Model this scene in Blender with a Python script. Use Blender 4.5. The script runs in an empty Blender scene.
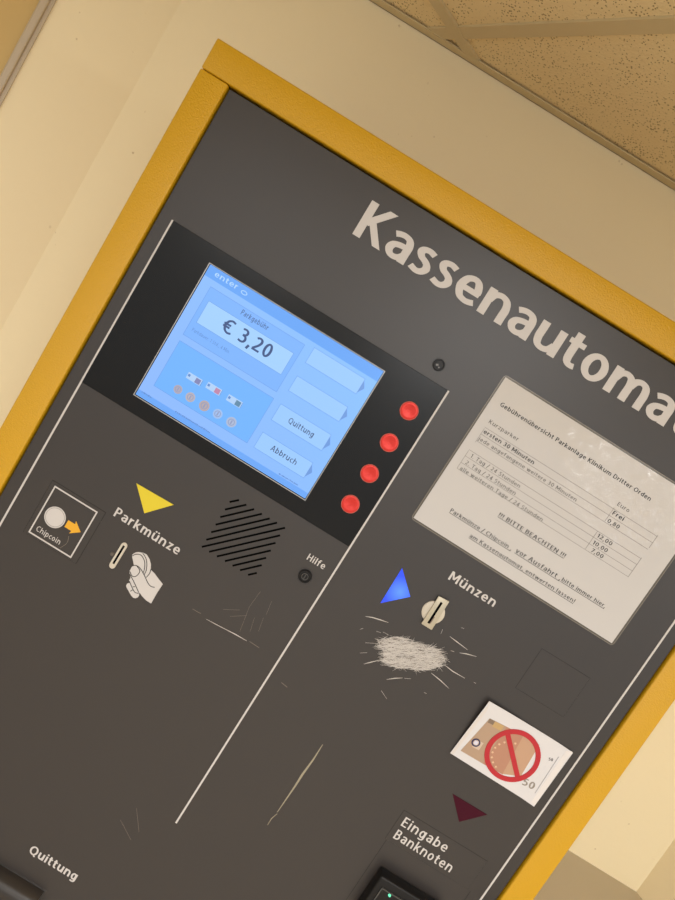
import bpy, bmesh, math, random
from mathutils import Vector, Matrix

# ------------------------------------------------------------------ camera, world, lights, exposure
sc = bpy.context.scene
col = sc.collection
CAM = Vector((-0.00556, -0.80267, 1.55))
RIGHT = Vector((0.8509080, 0.0438568, 0.5234809))
DOWN = Vector((0.5252695, -0.0841235, -0.8467675))
FWD = Vector((0.0069006, 0.9954897, -0.0946180))
F = 640.0
cd = bpy.data.cameras.new('camera'); cam = bpy.data.objects.new('camera', cd); col.objects.link(cam)
m = Matrix.Identity(4)
for i in range(3):
    m[i][0] = RIGHT[i]; m[i][1] = -DOWN[i]; m[i][2] = -FWD[i]; m[i][3] = CAM[i]
cam.matrix_world = m
cd.sensor_fit = 'VERTICAL'; cd.sensor_height = 36.0; cd.lens = 36.0 * F / 900.0
cd.clip_start = 0.02
sc.camera = cam

w = bpy.data.worlds.new('world'); sc.world = w; w.use_nodes = True
w.node_tree.nodes['Background'].inputs[0].default_value = (0.97, 0.98, 0.97, 1)
w.node_tree.nodes['Background'].inputs[1].default_value = 0.95

def area(name, loc, size, energy, color, target=None):
    l = bpy.data.lights.new(name, 'AREA'); l.shape = 'RECTANGLE'; l.size, l.size_y = size
    l.energy = energy; l.color = color
    o = bpy.data.objects.new(name, l); col.objects.link(o); o.location = loc
    if target is not None:
        o.rotation_euler = (Vector(target) - Vector(loc)).to_track_quat('-Z', 'Y').to_euler()
    return o
NEUTRAL = (0.96, 0.98, 1.0)
area('ceiling_luminaire_near', (0.30, -1.7, 2.10), (0.6, 0.6), 24, NEUTRAL)
area('ceiling_luminaire_far', (0.30, -4.1, 2.10), (0.6, 0.6), 58, NEUTRAL)
area('ceiling_luminaire_side', (1.85, -3.9, 2.10), (0.6, 0.6), 40, NEUTRAL)
area('wall_fill_left', (-0.90, -2.6, 2.10), (0.6, 0.6), 32, NEUTRAL)  # added fill light for the walls, not a known fixture
area('wall_fill_right', (1.75, -1.5, 2.10), (0.6, 0.6), 22, NEUTRAL)  # added light that lifts the wall at lower right, no real luminaire

vs = sc.view_settings
vs.view_transform = 'Standard'; vs.look = 'None'; vs.gamma = 1.0; vs.use_curve_mapping = False
vs.exposure = 0.0

# ------------------------------------------------------------------ helpers
def at(px, py, y=0.0):
    """Point of the upright plane at depth y that photo pixel (px, py) shows -> (x, z)."""
    v = RIGHT * ((px - 337.5) / F) + DOWN * ((py - 450.0) / F) + FWD
    t = (y - CAM.y) / v.y
    p = CAM + v * t
    return (p.x, p.z)
def srgb(r, g, b):
    f = lambda c: ((c / 255) / 12.92) if c / 255 <= 0.04045 else (((c / 255) + 0.055) / 1.055) ** 2.4
    return (f(r), f(g), f(b), 1)
MATS = {}
def mat(name, color, rough=0.5, metal=0.0, emit=None, estr=1.0, spec=0.5, coat=0.0, coat_rough=0.05):
    if name in MATS: return MATS[name]
    M = bpy.data.materials.new(name); M.use_nodes = True
    b = M.node_tree.nodes['Principled BSDF']
    b.inputs['Base Color'].default_value = color if len(color) == 4 else (*color, 1)
    b.inputs['Roughness'].default_value = rough; b.inputs['Metallic'].default_value = metal
    b.inputs['Specular IOR Level'].default_value = spec
    b.inputs['Coat Weight'].default_value = coat; b.inputs['Coat Roughness'].default_value = coat_rough
    if emit:
        b.inputs['Emission Color'].default_value = emit if len(emit) == 4 else (*emit, 1)
        b.inputs['Emission Strength'].default_value = estr
    MATS[name] = M
    return M
def bsdf(M): return M.node_tree.nodes['Principled BSDF']
def noise_bump(M, scale, strength, dist=0.001, detail=3.0, target='Normal', vary=None):
    nt = M.node_tree; N = nt.nodes; L = nt.links
    tc = N.new('ShaderNodeTexCoord'); n = N.new('ShaderNodeTexNoise')
    n.inputs['Scale'].default_value = scale; n.inputs['Detail'].default_value = detail
    L.new(tc.outputs['Object'], n.inputs['Vector'])
    bp = N.new('ShaderNodeBump'); bp.inputs['Strength'].default_value = strength; bp.inputs['Distance'].default_value = dist
    L.new(n.outputs['Fac'], bp.inputs['Height']); L.new(bp.outputs['Normal'], bsdf(M).inputs[target])
    return n

ORG = {}
def link(name, me, material, parent=None):
    me.materials.append(material)
    o = bpy.data.objects.new(name, me); col.objects.link(o)
    vs_ = me.vertices
    lo = [min(v.co[i] for v in vs_) for i in range(3)]; hi = [max(v.co[i] for v in vs_) for i in range(3)]
    c = Vector([(a + b) / 2 for a, b in zip(lo, hi)])
    me.transform(Matrix.Translation(-c))
    o.location = c - (ORG[parent.name] if parent else Vector((0, 0, 0)))
    o.parent = parent
    ORG[o.name] = c
    return o
def obj(name, bm, material, parent=None, smooth=False):
    bmesh.ops.recalc_face_normals(bm, faces=bm.faces)
    me = bpy.data.meshes.new(name); bm.to_mesh(me); bm.free()
    if smooth:
        for p in me.polygons: p.use_smooth = True
        me.set_sharp_from_angle(angle=math.radians(40))
    return link(name, me, material, parent)
def B(): return bmesh.new()
def add_prism(bm, pts, y0, y1):
    """Outline pts [(x, z)] extruded in depth from y0 (front) to y1 (back)."""
    f = [bm.verts.new((x, y0, z)) for x, z in pts]; k = [bm.verts.new((x, y1, z)) for x, z in pts]
    bm.faces.new(f); bm.faces.new(list(reversed(k)))
    n = len(pts)
    for i in range(n):
        bm.faces.new((f[i], k[i], k[(i + 1) % n], f[(i + 1) % n]))
    return bm
def add_box(bm, x0, x1, y0, y1, z0, z1):
    return add_prism(bm, [(x0, z0), (x1, z0), (x1, z1), (x0, z1)], y0, y1)
def bevel(bm, r, seg=2):
    bmesh.ops.bevel(bm, geom=list(bm.edges), offset=r, segments=seg, profile=0.5, affect='EDGES', clamp_overlap=True)
    return bm
def circ(cx, cz, r, n=40, rz=None, rot=0.0):
    rz = r if rz is None else rz; out = []
    for i in range(n):
        a = 2 * math.pi * i / n; x, z = r * math.cos(a), rz * math.sin(a)
        out.append((cx + x * math.cos(rot) - z * math.sin(rot), cz + x * math.sin(rot) + z * math.cos(rot)))
    return out
def add_ring(bm, outer, inner, y0, y1):
    n = len(outer)
    L = [[bm.verts.new((x, y, z)) for x, z in pts] for pts, y in ((outer, y0), (inner, y0), (inner, y1), (outer, y1))]
    for i in range(n):
        j = (i + 1) % n
        for a in range(4):
            b = (a + 1) % 4
            bm.faces.new((L[a][i], L[a][j], L[b][j], L[b][i]))
    return bm
def add_stroke(bm, pts, wd, y0, y1):
    """Constant-width stroke along an open polyline [(x, z)], tapering is up to the caller (wd may be a list)."""
    n = len(pts); ws = wd if isinstance(wd, (list, tuple)) else [wd] * n
    l, r = [], []
    for i in range(n):
        a = Vector(pts[max(i - 1, 0)]); b = Vector(pts[min(i + 1, n - 1)]); d = (b - a)
        d = d.normalized() if d.length > 1e-9 else Vector((1, 0))
        nx = Vector((-d.y, d.x)) * ws[i] / 2
        l.append((pts[i][0] + nx.x, pts[i][1] + nx.y)); r.append((pts[i][0] - nx.x, pts[i][1] - nx.y))
    for i in range(n - 1):
        add_prism(bm, [l[i], l[i + 1], r[i + 1], r[i]], y0, y1)
    return bm
def smooth_path(pts, k=6):
    out = []
    n = len(pts)
    for i in range(n - 1):
        p0, p1, p2, p3 = (Vector(pts[max(i - 1, 0)]), Vector(pts[i]), Vector(pts[i + 1]), Vector(pts[min(i + 2, n - 1)]))
        for j in range(k):
            t = j / k
            q = 0.5 * ((2 * p1) + (p2 - p0) * t + (2 * p0 - 5 * p1 + 4 * p2 - p3) * t * t + (3 * p1 - p0 - 3 * p2 + p3) * t ** 3)
            out.append((q.x, q.y))
    out.append(tuple(pts[-1]))
    return out
def add_lathe(bm, cx, cz, prof, n=40):
    """prof: [(radius, y)] turned about the depth axis through (cx, cz)."""
    rings = []
    for r, y in prof:
        if r < 1e-6: rings.append([bm.verts.new((cx, y, cz))])
        else: rings.append([bm.verts.new((cx + r * math.cos(2 * math.pi * i / n), y, cz + r * math.sin(2 * math.pi * i / n))) for i in range(n)])
    for a, b in zip(rings, rings[1:]):
        for i in range(n):
            j = (i + 1) % n
            q = [a[i % len(a)], a[j % len(a)], b[j % len(b)], b[i % len(b)]]
            u = []
            for v in q:
                if v not in u: u.append(v)
            if len(u) > 2: bm.faces.new(u)
    return bm
# an own sans alphabet: every glyph is drawn with pen strokes on a unit cap height
def _st(x, y0=0.0, y1=1.0): return ('l', [(x, y0), (x, y1)])
_UU = [('s', [(.085, .73), (.085, .50), (.085, .30), (.13, .13), (.25, .07), (.39, .12), (.47, .28)]), _st(.50, 0, .73)]
_N = ('s', [(.10, .42), (.16, .59), (.30, .66), (.44, .60), (.50, .42), (.50, .21), (.50, 0)])
_CC = [(.61, .87), (.48, .93), (.35, .93), (.18, .82), (.085, .60), (.085, .40), (.18, .18), (.35, .07), (.48, .07), (.62, .13)]
GLYPHS = {
 'K': (.62, [_st(.085), ('l', [(.13, .42), (.60, 1.10)], 0, 1), ('l', [(.21, .58), (.62, -.10)], 0, 1)]),
 'a': (.515, [('s', [(.06, .60), (.16, .65), (.27, .665), (.38, .62), (.43, .49), (.43, .25), (.43, 0)]), ('s', [(.43, .41), (.27, .40), (.13, .34), (.085, .21), (.14, .095), (.24, .065), (.35, .11), (.43, .22)])]),
 's': (.44, [('s', [(.38, .62), (.25, .665), (.13, .63), (.095, .54), (.15, .44), (.25, .385), (.33, .31), (.35, .20), (.28, .095), (.17, .065), (.03, .115)])]),
 'e': (.54, [('l', [(.10, .36), (.52, .36)]), ('s', [(.45, .36), (.445, .47), (.385, .62), (.275, .665), (.15, .60), (.085, .44), (.085, .29), (.16, .12), (.29, .065), (.39, .075), (.49, .115)])]),
 'n': (.585, [_st(.085, 0, .73), _N]), 'h': (.585, [_st(.085), _N]),
 'u': (.585, _UU), 'ü': (.585, _UU + [('d', .18, .91, .085), ('d', .42, .91, .085)]),
 't': (.37, [('s', [(.15, .92), (.15, .55), (.15, .26), (.18, .12), (.26, .07), (.36, .085)]), ('l', [(0, .66), (.36, .66)])]),
 'o': (.56, [('c', .28, .365, .195, .30)]),
 'm': (.88, [_st(.085, 0, .73)] + [('s', [(x + .015, .42), (x + .07, .59), (x + .19, .66), (x + .31, .60), (x + .355, .42), (x + .355, .21), (x + .355, 0)]) for x in (.085, .44)]),
 'P': (.55, [_st(.085), ('s', [(.10, .93), (.27, .93), (.41, .88), (.46, .71), (.41, .54), (.27, .48), (.10, .48)])]),
 'r': (.37, [_st(.085, 0, .73), ('s', [(.10, .42), (.16, .57), (.25, .645), (.36, .655)])]),
 'k': (.53, [_st(.085), ('l', [(.12, .30), (.48, .80)], 0, .73), ('l', [(.20, .44), (.53, -.08)], 0, .73)]),
 'z': (.47, [('l', [(.03, .66), (.44, .66)]), ('l', [(.02, .07), (.45, .07)]), ('l', [(.42, .74), (.06, -.01)], 0, .73)]),
 'M': (.84, [_st(.085), _st(.755), ('l', [(.08, 1.10), (.42, .24)], .2, 1), ('l', [(.76, 1.10), (.42, .24)], .2, 1)]),
 'H': (.65, [_st(.085), _st(.565), ('l', [(.1, .51), (.55, .51)])]),
 'i': (.17, [_st(.085, 0, .73), ('d', .085, .92, .095)]), 'l': (.17, [_st(.085)]), 'I': (.17, [_st(.085)]),
 'F': (.46, [_st(.085), ('l', [(.1, .93), (.46, .93)]), ('l', [(.1, .50), (.42, .50)])]),
 'f': (.37, [('s', [(.38, .945), (.28, .95), (.19, .90), (.155, .76), (.155, .40), (.155, 0)]), ('l', [(0, .66), (.34, .66)])]),
 'Q': (.80, [('c', .40, .5, .315, .43), ('l', [(.46, .14), (.70, -.10)])]), 'O': (.80, [('c', .40, .5, .315, .43)]),
 'g': (.56, [('c', .265, .365, .18, .30), ('s', [(.475, .73), (.475, .35), (.475, .02), (.43, -.14), (.29, -.205), (.08, -.17)])]),
 'E': (.48, [_st(.085), ('l', [(.1, .93), (.47, .93)]), ('l', [(.1, .52), (.44, .52)]), ('l', [(.1, .07), (.48, .07)])]),
 'b': (.57, [_st(.085), ('c', .285, .365, .20, .30)]), 'd': (.57, [_st(.485), ('c', .285, .365, .20, .30)]), 'p': (.57, [_st(.085, -.25, .73), ('c', .285, .365, .20, .30)]),
 'B': (.575, [_st(.085), ('s', [(.10, .93), (.29, .93), (.42, .88), (.45, .73), (.40, .58), (.28, .53), (.10, .53)]), ('s', [(.10, .53), (.30, .53), (.45, .46), (.49, .30), (.44, .14), (.30, .07), (.10, .07)])]),
 'C': (.62, [('s', _CC)]), 'c': (.43, [('s', [(.42, .62), (.30, .66), (.16, .60), (.085, .44), (.085, .29), (.16, .12), (.30, .065), (.43, .11)])]),
 '€': (.68, [('s', [(x + .06, y) for x, y in _CC]), ('l', [(0, .59), (.48, .59)]), ('l', [(0, .41), (.46, .41)])]),
 '3': (.54, [('s', [(.05, .89), (.22, .935), (.37, .88), (.42, .74), (.36, .59), (.18, .53)]), ('s', [(.18, .53), (.38, .47), (.455, .30), (.40, .13), (.24, .065), (.04, .11)])]),
 '2': (.53, [('s', [(.06, .84), (.16, .91), (.28, .93), (.40, .86), (.43, .70), (.35, .48), (.20, .27), (.06, .10)]), ('l', [(.03, .07), (.53, .07)])]),
 '0': (.56, [('c', .28, .5, .195, .43)]), '8': (.56, [('c', .28, .73, .16, .20), ('c', .28, .295, .195, .23)]),
 ',': (.17, [('l', [(.13, .13), (.05, -.17)])]), '.': (.18, [('d', .09, .085, .09)]), ':': (.18, [('d', .09, .085, .09), ('d', .09, .62, .09)]),
 '5': (.53, [('l', [(.10, .93), (.47, .93)]), ('l', [(.125, .97), (.10, .50)]), ('s', [(.07, .53), (.20, .585), (.36, .55), (.445, .42), (.44, .24), (.36, .11), (.22, .065), (.04, .10)])]),
 '1': (.36, [_st(.25), ('l', [(.25, .93), (.05, .80)])]), '4': (.54, [_st(.38), ('l', [(.40, 1.0), (.06, .26)], .2, 1), ('l', [(.03, .25), (.54, .25)])]), '7': (.50, [('l', [(.03, .93), (.50, .93)]), ('l', [(.46, 1.0), (.16, -.05)], 0, 1)]),
 'A': (.68, [('l', [(.03, -.10), (.36, 1.10)], 0, 1), ('l', [(.65, -.10), (.32, 1.10)], 0, 1), ('l', [(.15, .32), (.53, .32)])]),
 'D': (.66, [_st(.085), ('s', [(.10, .93), (.28, .93), (.47, .85), (.57, .63), (.57, .37), (.47, .15), (.28, .07), (.10, .07)])]),
 'G': (.68, [('s', [(.61, .87), (.50, .93), (.36, .93), (.18, .82), (.085, .60), (.085, .40), (.18, .18), (.36, .07), (.50, .075), (.60, .13)]), _st(.595, .05, .46), ('l', [(.38, .46), (.68, .46)])]),
 'S': (.54, [('s', [(.47, .88), (.30, .93), (.15, .88), (.10, .74), (.17, .61), (.30, .53), (.42, .44), (.46, .30), (.38, .13), (.22, .065), (.04, .12)])]),
 'T': (.56, [_st(.28), ('l', [(0, .93), (.56, .93)])]), 'N': (.69, [_st(.085), _st(.605), ('l', [(.06, 1.06), (.63, -.06)], 0, 1)]),
 'v': (.52, [('l', [(.02, .83), (.28, -.10)], 0, .73), ('l', [(.50, .83), (.24, -.10)], 0, .73)]),
 'w': (.78, [('l', [(.02, .83), (.24, -.10)], 0, .73), ('l', [(.40, .80), (.20, -.10)], 0, .73), ('l', [(.38, .80), (.58, -.10)], 0, .73), ('l', [(.76, .83), (.54, -.10)], 0, .73)]),
 'j': (.17, [('s', [(.085, .73), (.085, .40), (.085, .10), (.06, -.13), (-.05, -.19)]), ('d', .085, .92, .095)]),
 '/': (.36, [('l', [(.02, -.08), (.34, 1.05)])]), '!': (.18, [_st(.09, .30, 1), ('d', .09, .085, .09)]), ' ': (.20, []),
}
def text_mesh(s, wt, gap=0.15):
    """Flat letters in the x-y plane, pen width wt."""
    bm = bmesh.new(); x = 0.0; lay = 0
    def width(d): return wt * (1.0 - 0.16 * abs(d.x) / max(d.length, 1e-9))
    for ch in s:
        wd, strokes = GLYPHS[ch]
        for st in strokes:
            g = bmesh.new(); zz = -lay * 0.0005; lay = (lay + 1) % 7
            if st[0] == 'd':
                r = min(st[3], wt * .58)
                g.faces.new([g.verts.new((px, py, zz)) for px, py in circ(st[1], st[2], r, 14)])
            elif st[0] == 'c':
                n = 36; o, i = [], []
                for k in range(n):
                    t = 2 * math.pi * k / n; q = Vector((st[1] + st[3] * math.cos(t), st[2] + st[4] * math.sin(t)))
                    d = Vector((-st[3] * math.sin(t), st[4] * math.cos(t))); nn = Vector((d.y, -d.x)).normalized() * width(d) / 2
                    o.append(g.verts.new((*(q + nn), zz))); i.append(g.verts.new((*(q - nn), zz)))
                for k in range(n): g.faces.new((o[k], o[(k + 1) % n], i[(k + 1) % n], i[k]))
            else:
                pts = [Vector(p) for p in (smooth_path(st[1], 5) if st[0] == 's' else st[1])]
                l, r = [], []
                for k, p in enumerate(pts):
                    d = (pts[min(k + 1, len(pts) - 1)] - pts[max(k - 1, 0)]); nn = Vector((-d.y, d.x)).normalized() * width(d) / 2
                    l.append(g.verts.new((*(p + nn), zz))); r.append(g.verts.new((*(p - nn), zz)))
                for k in range(len(pts) - 1): g.faces.new((l[k], r[k], r[k + 1], l[k + 1]))
                if len(st) == 4:
                    for yy, nv in ((st[2], -1), (st[3], 1)):
                        bmesh.ops.bisect_plane(g, geom=g.verts[:] + g.edges[:] + g.faces[:], plane_co=(0, yy, 0), plane_no=(0, nv, 0), clear_outer=True)
            mp = {v: bm.verts.new((v.co.x + x, v.co.y, v.co.z)) for v in g.verts}
            for f in g.faces: bm.faces.new([mp[v] for v in f.verts])
            g.free()
        x += wd + gap
    me = bpy.data.meshes.new('t'); bm.to_mesh(me); bm.free()
    return me
def text(name, s, x0, x1, zb, cap, y0, y1, material, parent, off=0.0, fit=None, label=None, xf=None, gap=0.15):
    """Lettering with its ink from x0 to x1 (of the first part 'fit' when given), baseline zb, cap height cap."""
    wt = off if off > 0.05 else 0.115 + off * 3.0
    me = text_mesh(s, wt, gap)
    xs = [v.co.x for v in me.vertices]; a, b = min(xs), max(xs)
    if fit:
        q = text_mesh(fit, wt, gap); b = max(v.co.x for v in q.vertices); bpy.data.meshes.remove(q)
    sx = (x1 - x0) / (b - a)
    for v in me.vertices:
        x, y, z = v.co
        v.co = (x0 + (x - a) * sx, y0 - z * 0.006, zb + y * cap)
    if xf:
        for v in me.vertices: v.co = xf(v.co)
    bm = bmesh.new(); bm.from_mesh(me)
    for f in bm.faces:
        f.normal_update()
        if f.normal.y > 0: f.normal_flip()
    bm.to_mesh(me); bm.free()
    me.name = name
    o = link(name, me, material, parent)
    if label: o['label'] = label
    return o
def text_px(name, s, start, end, top, y0, y1, material, parent, **k):
    a = at(*start); b = at(*end); c = at(*top)
    zb = k.pop('zb', None)
    if zb is None: zb = (a[1] + b[1]) / 2
    cap = k.pop('cap', None) or (c[1] - a[1])
    return text(name, s, a[0], b[0], zb, cap, y0, y1, material, parent, **k)
def thing(name, label, cat, loc, group=None):
    o = bpy.data.objects.new(name, None); col.objects.link(o); o.location = loc
    o.empty_display_size = 0.05
    o['label'] = label; o['category'] = cat
    if group: o['group'] = group
    ORG[o.name] = Vector(loc)
    return o
def struct(name, bm, M, parent=None):
    o = obj(name, bm, M, parent)
    if parent is None: o['kind'] = 'structure'
    return o
def ext(bm_pts, z0, z1):
    """Plan outline [(x, y)] extruded upwards."""
    bm = B()
    a = [bm.verts.new((x, y, z0)) for x, y in bm_pts]; b = [bm.verts.new((x, y, z1)) for x, y in bm_pts]
    bm.faces.new(a); bm.faces.new(b); n = len(bm_pts)
    for i in range(n): bm.faces.new((a[i], a[(i + 1) % n], b[(i + 1) % n], b[i]))
    return bm

# ------------------------------------------------------------------ setting
YW = 0.35                     # wall behind the machine
ZC = 2.125                    # underside of the ceiling grid
cream = mat('cream_wall_paint', (0.86, 0.745, 0.50), 0.6, spec=0.3)
noise_bump(cream, 55, 0.25, 0.002, 6)
def dents(M):
    nt = M.node_tree; N = nt.nodes; L = nt.links
    tc = N.new('ShaderNodeTexCoord')
    n1 = N.new('ShaderNodeTexNoise'); n1.inputs['Scale'].default_value = 60; n1.inputs['Detail'].default_value = 2
    n2 = N.new('ShaderNodeTexNoise'); n2.inputs['Scale'].default_value = 4.5
    L.new(tc.outputs['Object'], n1.inputs['Vector']); L.new(tc.outputs['Object'], n2.inputs['Vector'])
    r1 = N.new('ShaderNodeMapRange'); r1.inputs[1].default_value = 0.735; r1.inputs[2].default_value = 0.79
    r2 = N.new('ShaderNodeMapRange'); r2.inputs[1].default_value = 0.50; r2.inputs[2].default_value = 0.60
    L.new(n1.outputs['Fac'], r1.inputs[0]); L.new(n2.outputs['Fac'], r2.inputs[0])
    mu = N.new('ShaderNodeMath'); mu.operation = 'MULTIPLY'; L.new(r1.outputs[0], mu.inputs[0]); L.new(r2.outputs[0], mu.inputs[1])
    mx = N.new('ShaderNodeMix'); mx.data_type = 'RGBA'
    mx.inputs[6].default_value = bsdf(M).inputs['Base Color'].default_value
    mx.inputs[7].default_value = (0.55, 0.42, 0.24, 1)
    L.new(mu.outputs[0], mx.inputs[0]); L.new(mx.outputs[2], bsdf(M).inputs['Base Color'])
dents(cream)
XL, XR = -0.634, 0.917        # corners of the back wall
FL = (-0.777, 0.283)          # far end of the left facet
struct('wall_back', ext([(XL, YW), (XR, YW), (XR, YW + 0.15), (XL, YW + 0.15)], 0, ZC + 0.03), cream)
struct('wall_left', ext([(XL, YW), (XL, YW + 0.15), (-0.80, YW + 0.15), FL], 0, ZC + 0.03), cream)
XR2 = (XR + 0.41 * 1.2, YW - 0.91 * 1.2)
struct('wall_right', ext([(XR, YW), XR2, (XR2[0] + 0.2, XR2[1]), (XR + 0.2, YW + 0.15), (XR, YW + 0.15)], 0, ZC + 0.03), cream)

floor_m = mat('grey_beige_floor', (0.52, 0.45, 0.36), 0.45)
bm = B(); add_box(bm, -4, 4, -6, 2.0, -0.05, 0.0); struct('floor', bm, floor_m)

# ceiling: perforated mineral tiles on a grid that runs diagonally to the wall
tile = mat('mineral_ceiling_tile', (0.80, 0.65, 0.38), 0.85, spec=0.2)
nt = tile.node_tree; N = nt.nodes; L = nt.links
tc = N.new('ShaderNodeTexCoord')
vo = N.new('ShaderNodeTexVoronoi'); vo.inputs['Scale'].default_value = 210; vo.inputs['Randomness'].default_value = 1.0
L.new(tc.outputs['Object'], vo.inputs['Vector'])
nz = N.new('ShaderNodeTexNoise'); nz.inputs['Scale'].default_value = 22; L.new(tc.outputs['Object'], nz.inputs['Vector'])
rr = N.new('ShaderNodeMapRange'); rr.inputs[1].default_value = 0.35; rr.inputs[2].default_value = 0.7; rr.inputs[3].default_value = 0.16; rr.inputs[4].default_value = 0.34
L.new(nz.outputs['Fac'], rr.inputs[0])
lt = N.new('ShaderNodeMath'); lt.operation = 'LESS_THAN'; L.new(vo.outputs['Distance'], lt.inputs[0]); L.new(rr.outputs[0], lt.inputs[1])
mx = N.new('ShaderNodeMix'); mx.data_type = 'RGBA'; mx.inputs[6].default_value = (0.80, 0.65, 0.38, 1); mx.inputs[7].default_value = (0.36, 0.27, 0.14, 1)
L.new(lt.outputs[0], mx.inputs[0]); L.new(mx.outputs[2], bsdf(tile).inputs['Base Color'])
n2 = N.new('ShaderNodeTexNoise'); n2.inputs['Scale'].default_value = 260; L.new(tc.outputs['Object'], n2.inputs['Vector'])
bp = N.new('ShaderNodeBump'); bp.inputs['Strength'].default_value = 0.5; bp.inputs['Distance'].default_value = 0.002
L.new(n2.outputs['Fac'], bp.inputs['Height']); L.new(bp.outputs['Normal'], bsdf(tile).inputs['Normal'])
bm = B(); add_box(bm, -2.4, 2.4, -5.5, YW + 0.15, ZC + 0.004, ZC + 0.03); struct('ceiling', bm, tile)
grid_m = mat('ceiling_grid_metal', (0.58, 0.47, 0.27), 0.5)
P0 = Vector((-0.19, 0.297)); dA = Vector((0.7071, -0.7071)); dB = Vector((0.7071, 0.7071))
tn = 1
def clipped(p, d, wd):
    """Bar of width wd along p + t d, cut at the wall line y = YW - 0.02 and at the room's extents."""
    n = Vector((-d.y, d.x)) * wd / 2
    ymax, ymin = YW - 0.018, -3.2
    def ends(q):
        t = sorted([(ymin - q.y) / d.y, (ymax - q.y) / d.y]); return q + d * t[0], q + d * t[1]
    a0, a1 = ends(p + n); b0, b1 = ends(p - n)
    return [tuple(a0), tuple(a1), tuple(b1), tuple(b0)]
for k in range(-2, 5):
    for d, o2 in ((dA, dB), (dB, dA)):
        p = P0 + o2 * (0.6 * k if d is dB else -0.6 * k)
        pts = clipped(p, d, 0.024)
        if all(abs(x) > 2.4 for x, y in pts): continue
        struct('trim_%d' % tn, ext(pts, ZC - (0.0 if d is dA else 0.0006), ZC + 0.004), grid_m); tn += 1
# wall angle along the back wall, with the shadow gap above the flange
bm = B(); add_box(bm, XL, XR, YW - 0.019, YW, ZC - 0.001, ZC + 0.0015); add_box(bm, XL, XR, YW - 0.002, YW, ZC - 0.001, ZC + 0.0235 - 0.02)
struct('trim_%d' % tn, bm, grid_m); tn += 1
# ledge at the foot of the back wall, right of the machine
ledge_m = mat('tan_ledge', (0.48, 0.41, 0.30), 0.55)
noise_bump(ledge_m, 30, 0.1, 0.001)
ZL = 1.55 - 0.523
struct('trim_%d' % tn, ext([(0.545, -0.10), (1.10, -0.10), (XR, YW), (0.545, YW)], 0.0, ZL), ledge_m); tn += 1
# door frame and ochre door leaf at the far left
frame_m = mat('brown_grey_steel', (0.46, 0.37, 0.25), 0.35)
ochre = mat('ochre_door_leaf', (0.55, 0.37, 0.12), 0.5)
d2 = Vector((FL[0] - XL, FL[1] - YW)).normalized(); nrm = Vector((d2.y, -d2.x))
if nrm.y > 0: nrm = -nrm
def fp(s, h): q = Vector(FL) + d2 * s + nrm * h; return (q.x, q.y)
bm = ext([fp(0, 0.004), fp(0.006, 0.004), fp(0.006, -0.05), fp(0, -0.05)], 0, 2.09)
struct('trim_%d' % tn, bm, frame_m); tn += 1
bm = ext([fp(0.006, 0.009), fp(0.019, 0.009), fp(0.019, -0.05), fp(0.006, -0.05)], 0, 2.10)
bevel(bm, 0.003, 3)
struct('trim_%d' % tn, bm, frame_m); tn += 1
struct('door_1', ext([fp(0.019, -0.006), fp(0.9, -0.006), fp(0.9, -0.05), fp(0.019, -0.05)], 0.005, 2.10), ochre)

# ------------------------------------------------------------------ the pay machine
grey = mat('dark_grey_powder_coat', srgb(47, 42, 40), 0.40, spec=0.55)
noise_bump(grey, 900, 0.12, 0.0004, 2)
yellow = mat('yellow_powder_coat', (0.55, 0.295, 0.004), 0.38, spec=0.45)
noise_bump(yellow, 560, 0.8, 0.0008, 3)
white = mat('white_print', srgb(196, 190, 186), 0.55)
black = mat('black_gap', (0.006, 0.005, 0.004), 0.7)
glass = mat('black_bezel_plastic', srgb(8, 7, 7), 0.25, spec=0.28)
X0, X1 = -0.3825, 0.5305
PX0, PX1 = -0.3410, 0.4920
ZT = 1.4737 + 0.3475          # top of the cabinet
ZS = 1.4737 + 0.3082          # seam under the top rail
ZP = 1.4737 + 0.3050          # top of the grey front
mach = thing('parking_payment_machine', 'dark grey parking pay machine in a yellow frame, Kassenautomat in white letters, lit blue screen', 'pay machine', (0.074, 0.17, 0))
bm = B(); add_box(bm, X0 + 0.0015, X1 - 0.0015, 0.016, 0.335, 0.0, ZT - 0.002); bevel(bm, 0.003); obj('cabinet', bm, yellow, mach)
bm = B(); add_box(bm, X0, X1, -0.004, 0.016, ZS, ZT); bevel(bm, 0.0022, 3); o = obj('top_rail', bm, yellow, mach, True); o['label'] = 'yellow rail across the top'
for a, b in ((X0, PX0 - 0.0024), (PX1 + 0.0022, X1)):
    bm = B(); add_box(bm, a, b, -0.004, 0.016, 0.02, ZS - 0.0008); bevel(bm, 0.0022, 3)
    o = obj('side_rail', bm, yellow, mach, True); o['label'] = 'yellow rail down the side'
bm = B(); add_box(bm, PX0 - 0.003, PX1 + 0.003, 0.0125, 0.0155, 0.02, ZS - 0.001); obj('gap_shade', bm, black, mach)  # black sheet paints the shadow line between rails and front
bm = B(); add_box(bm, PX0, PX1, 0.0, 0.012, 0.03, ZP); bevel(bm, 0.0009, 2); o = obj('front_panel', bm, grey, mach); o['label'] = 'dark grey scratched front panel'

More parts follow.
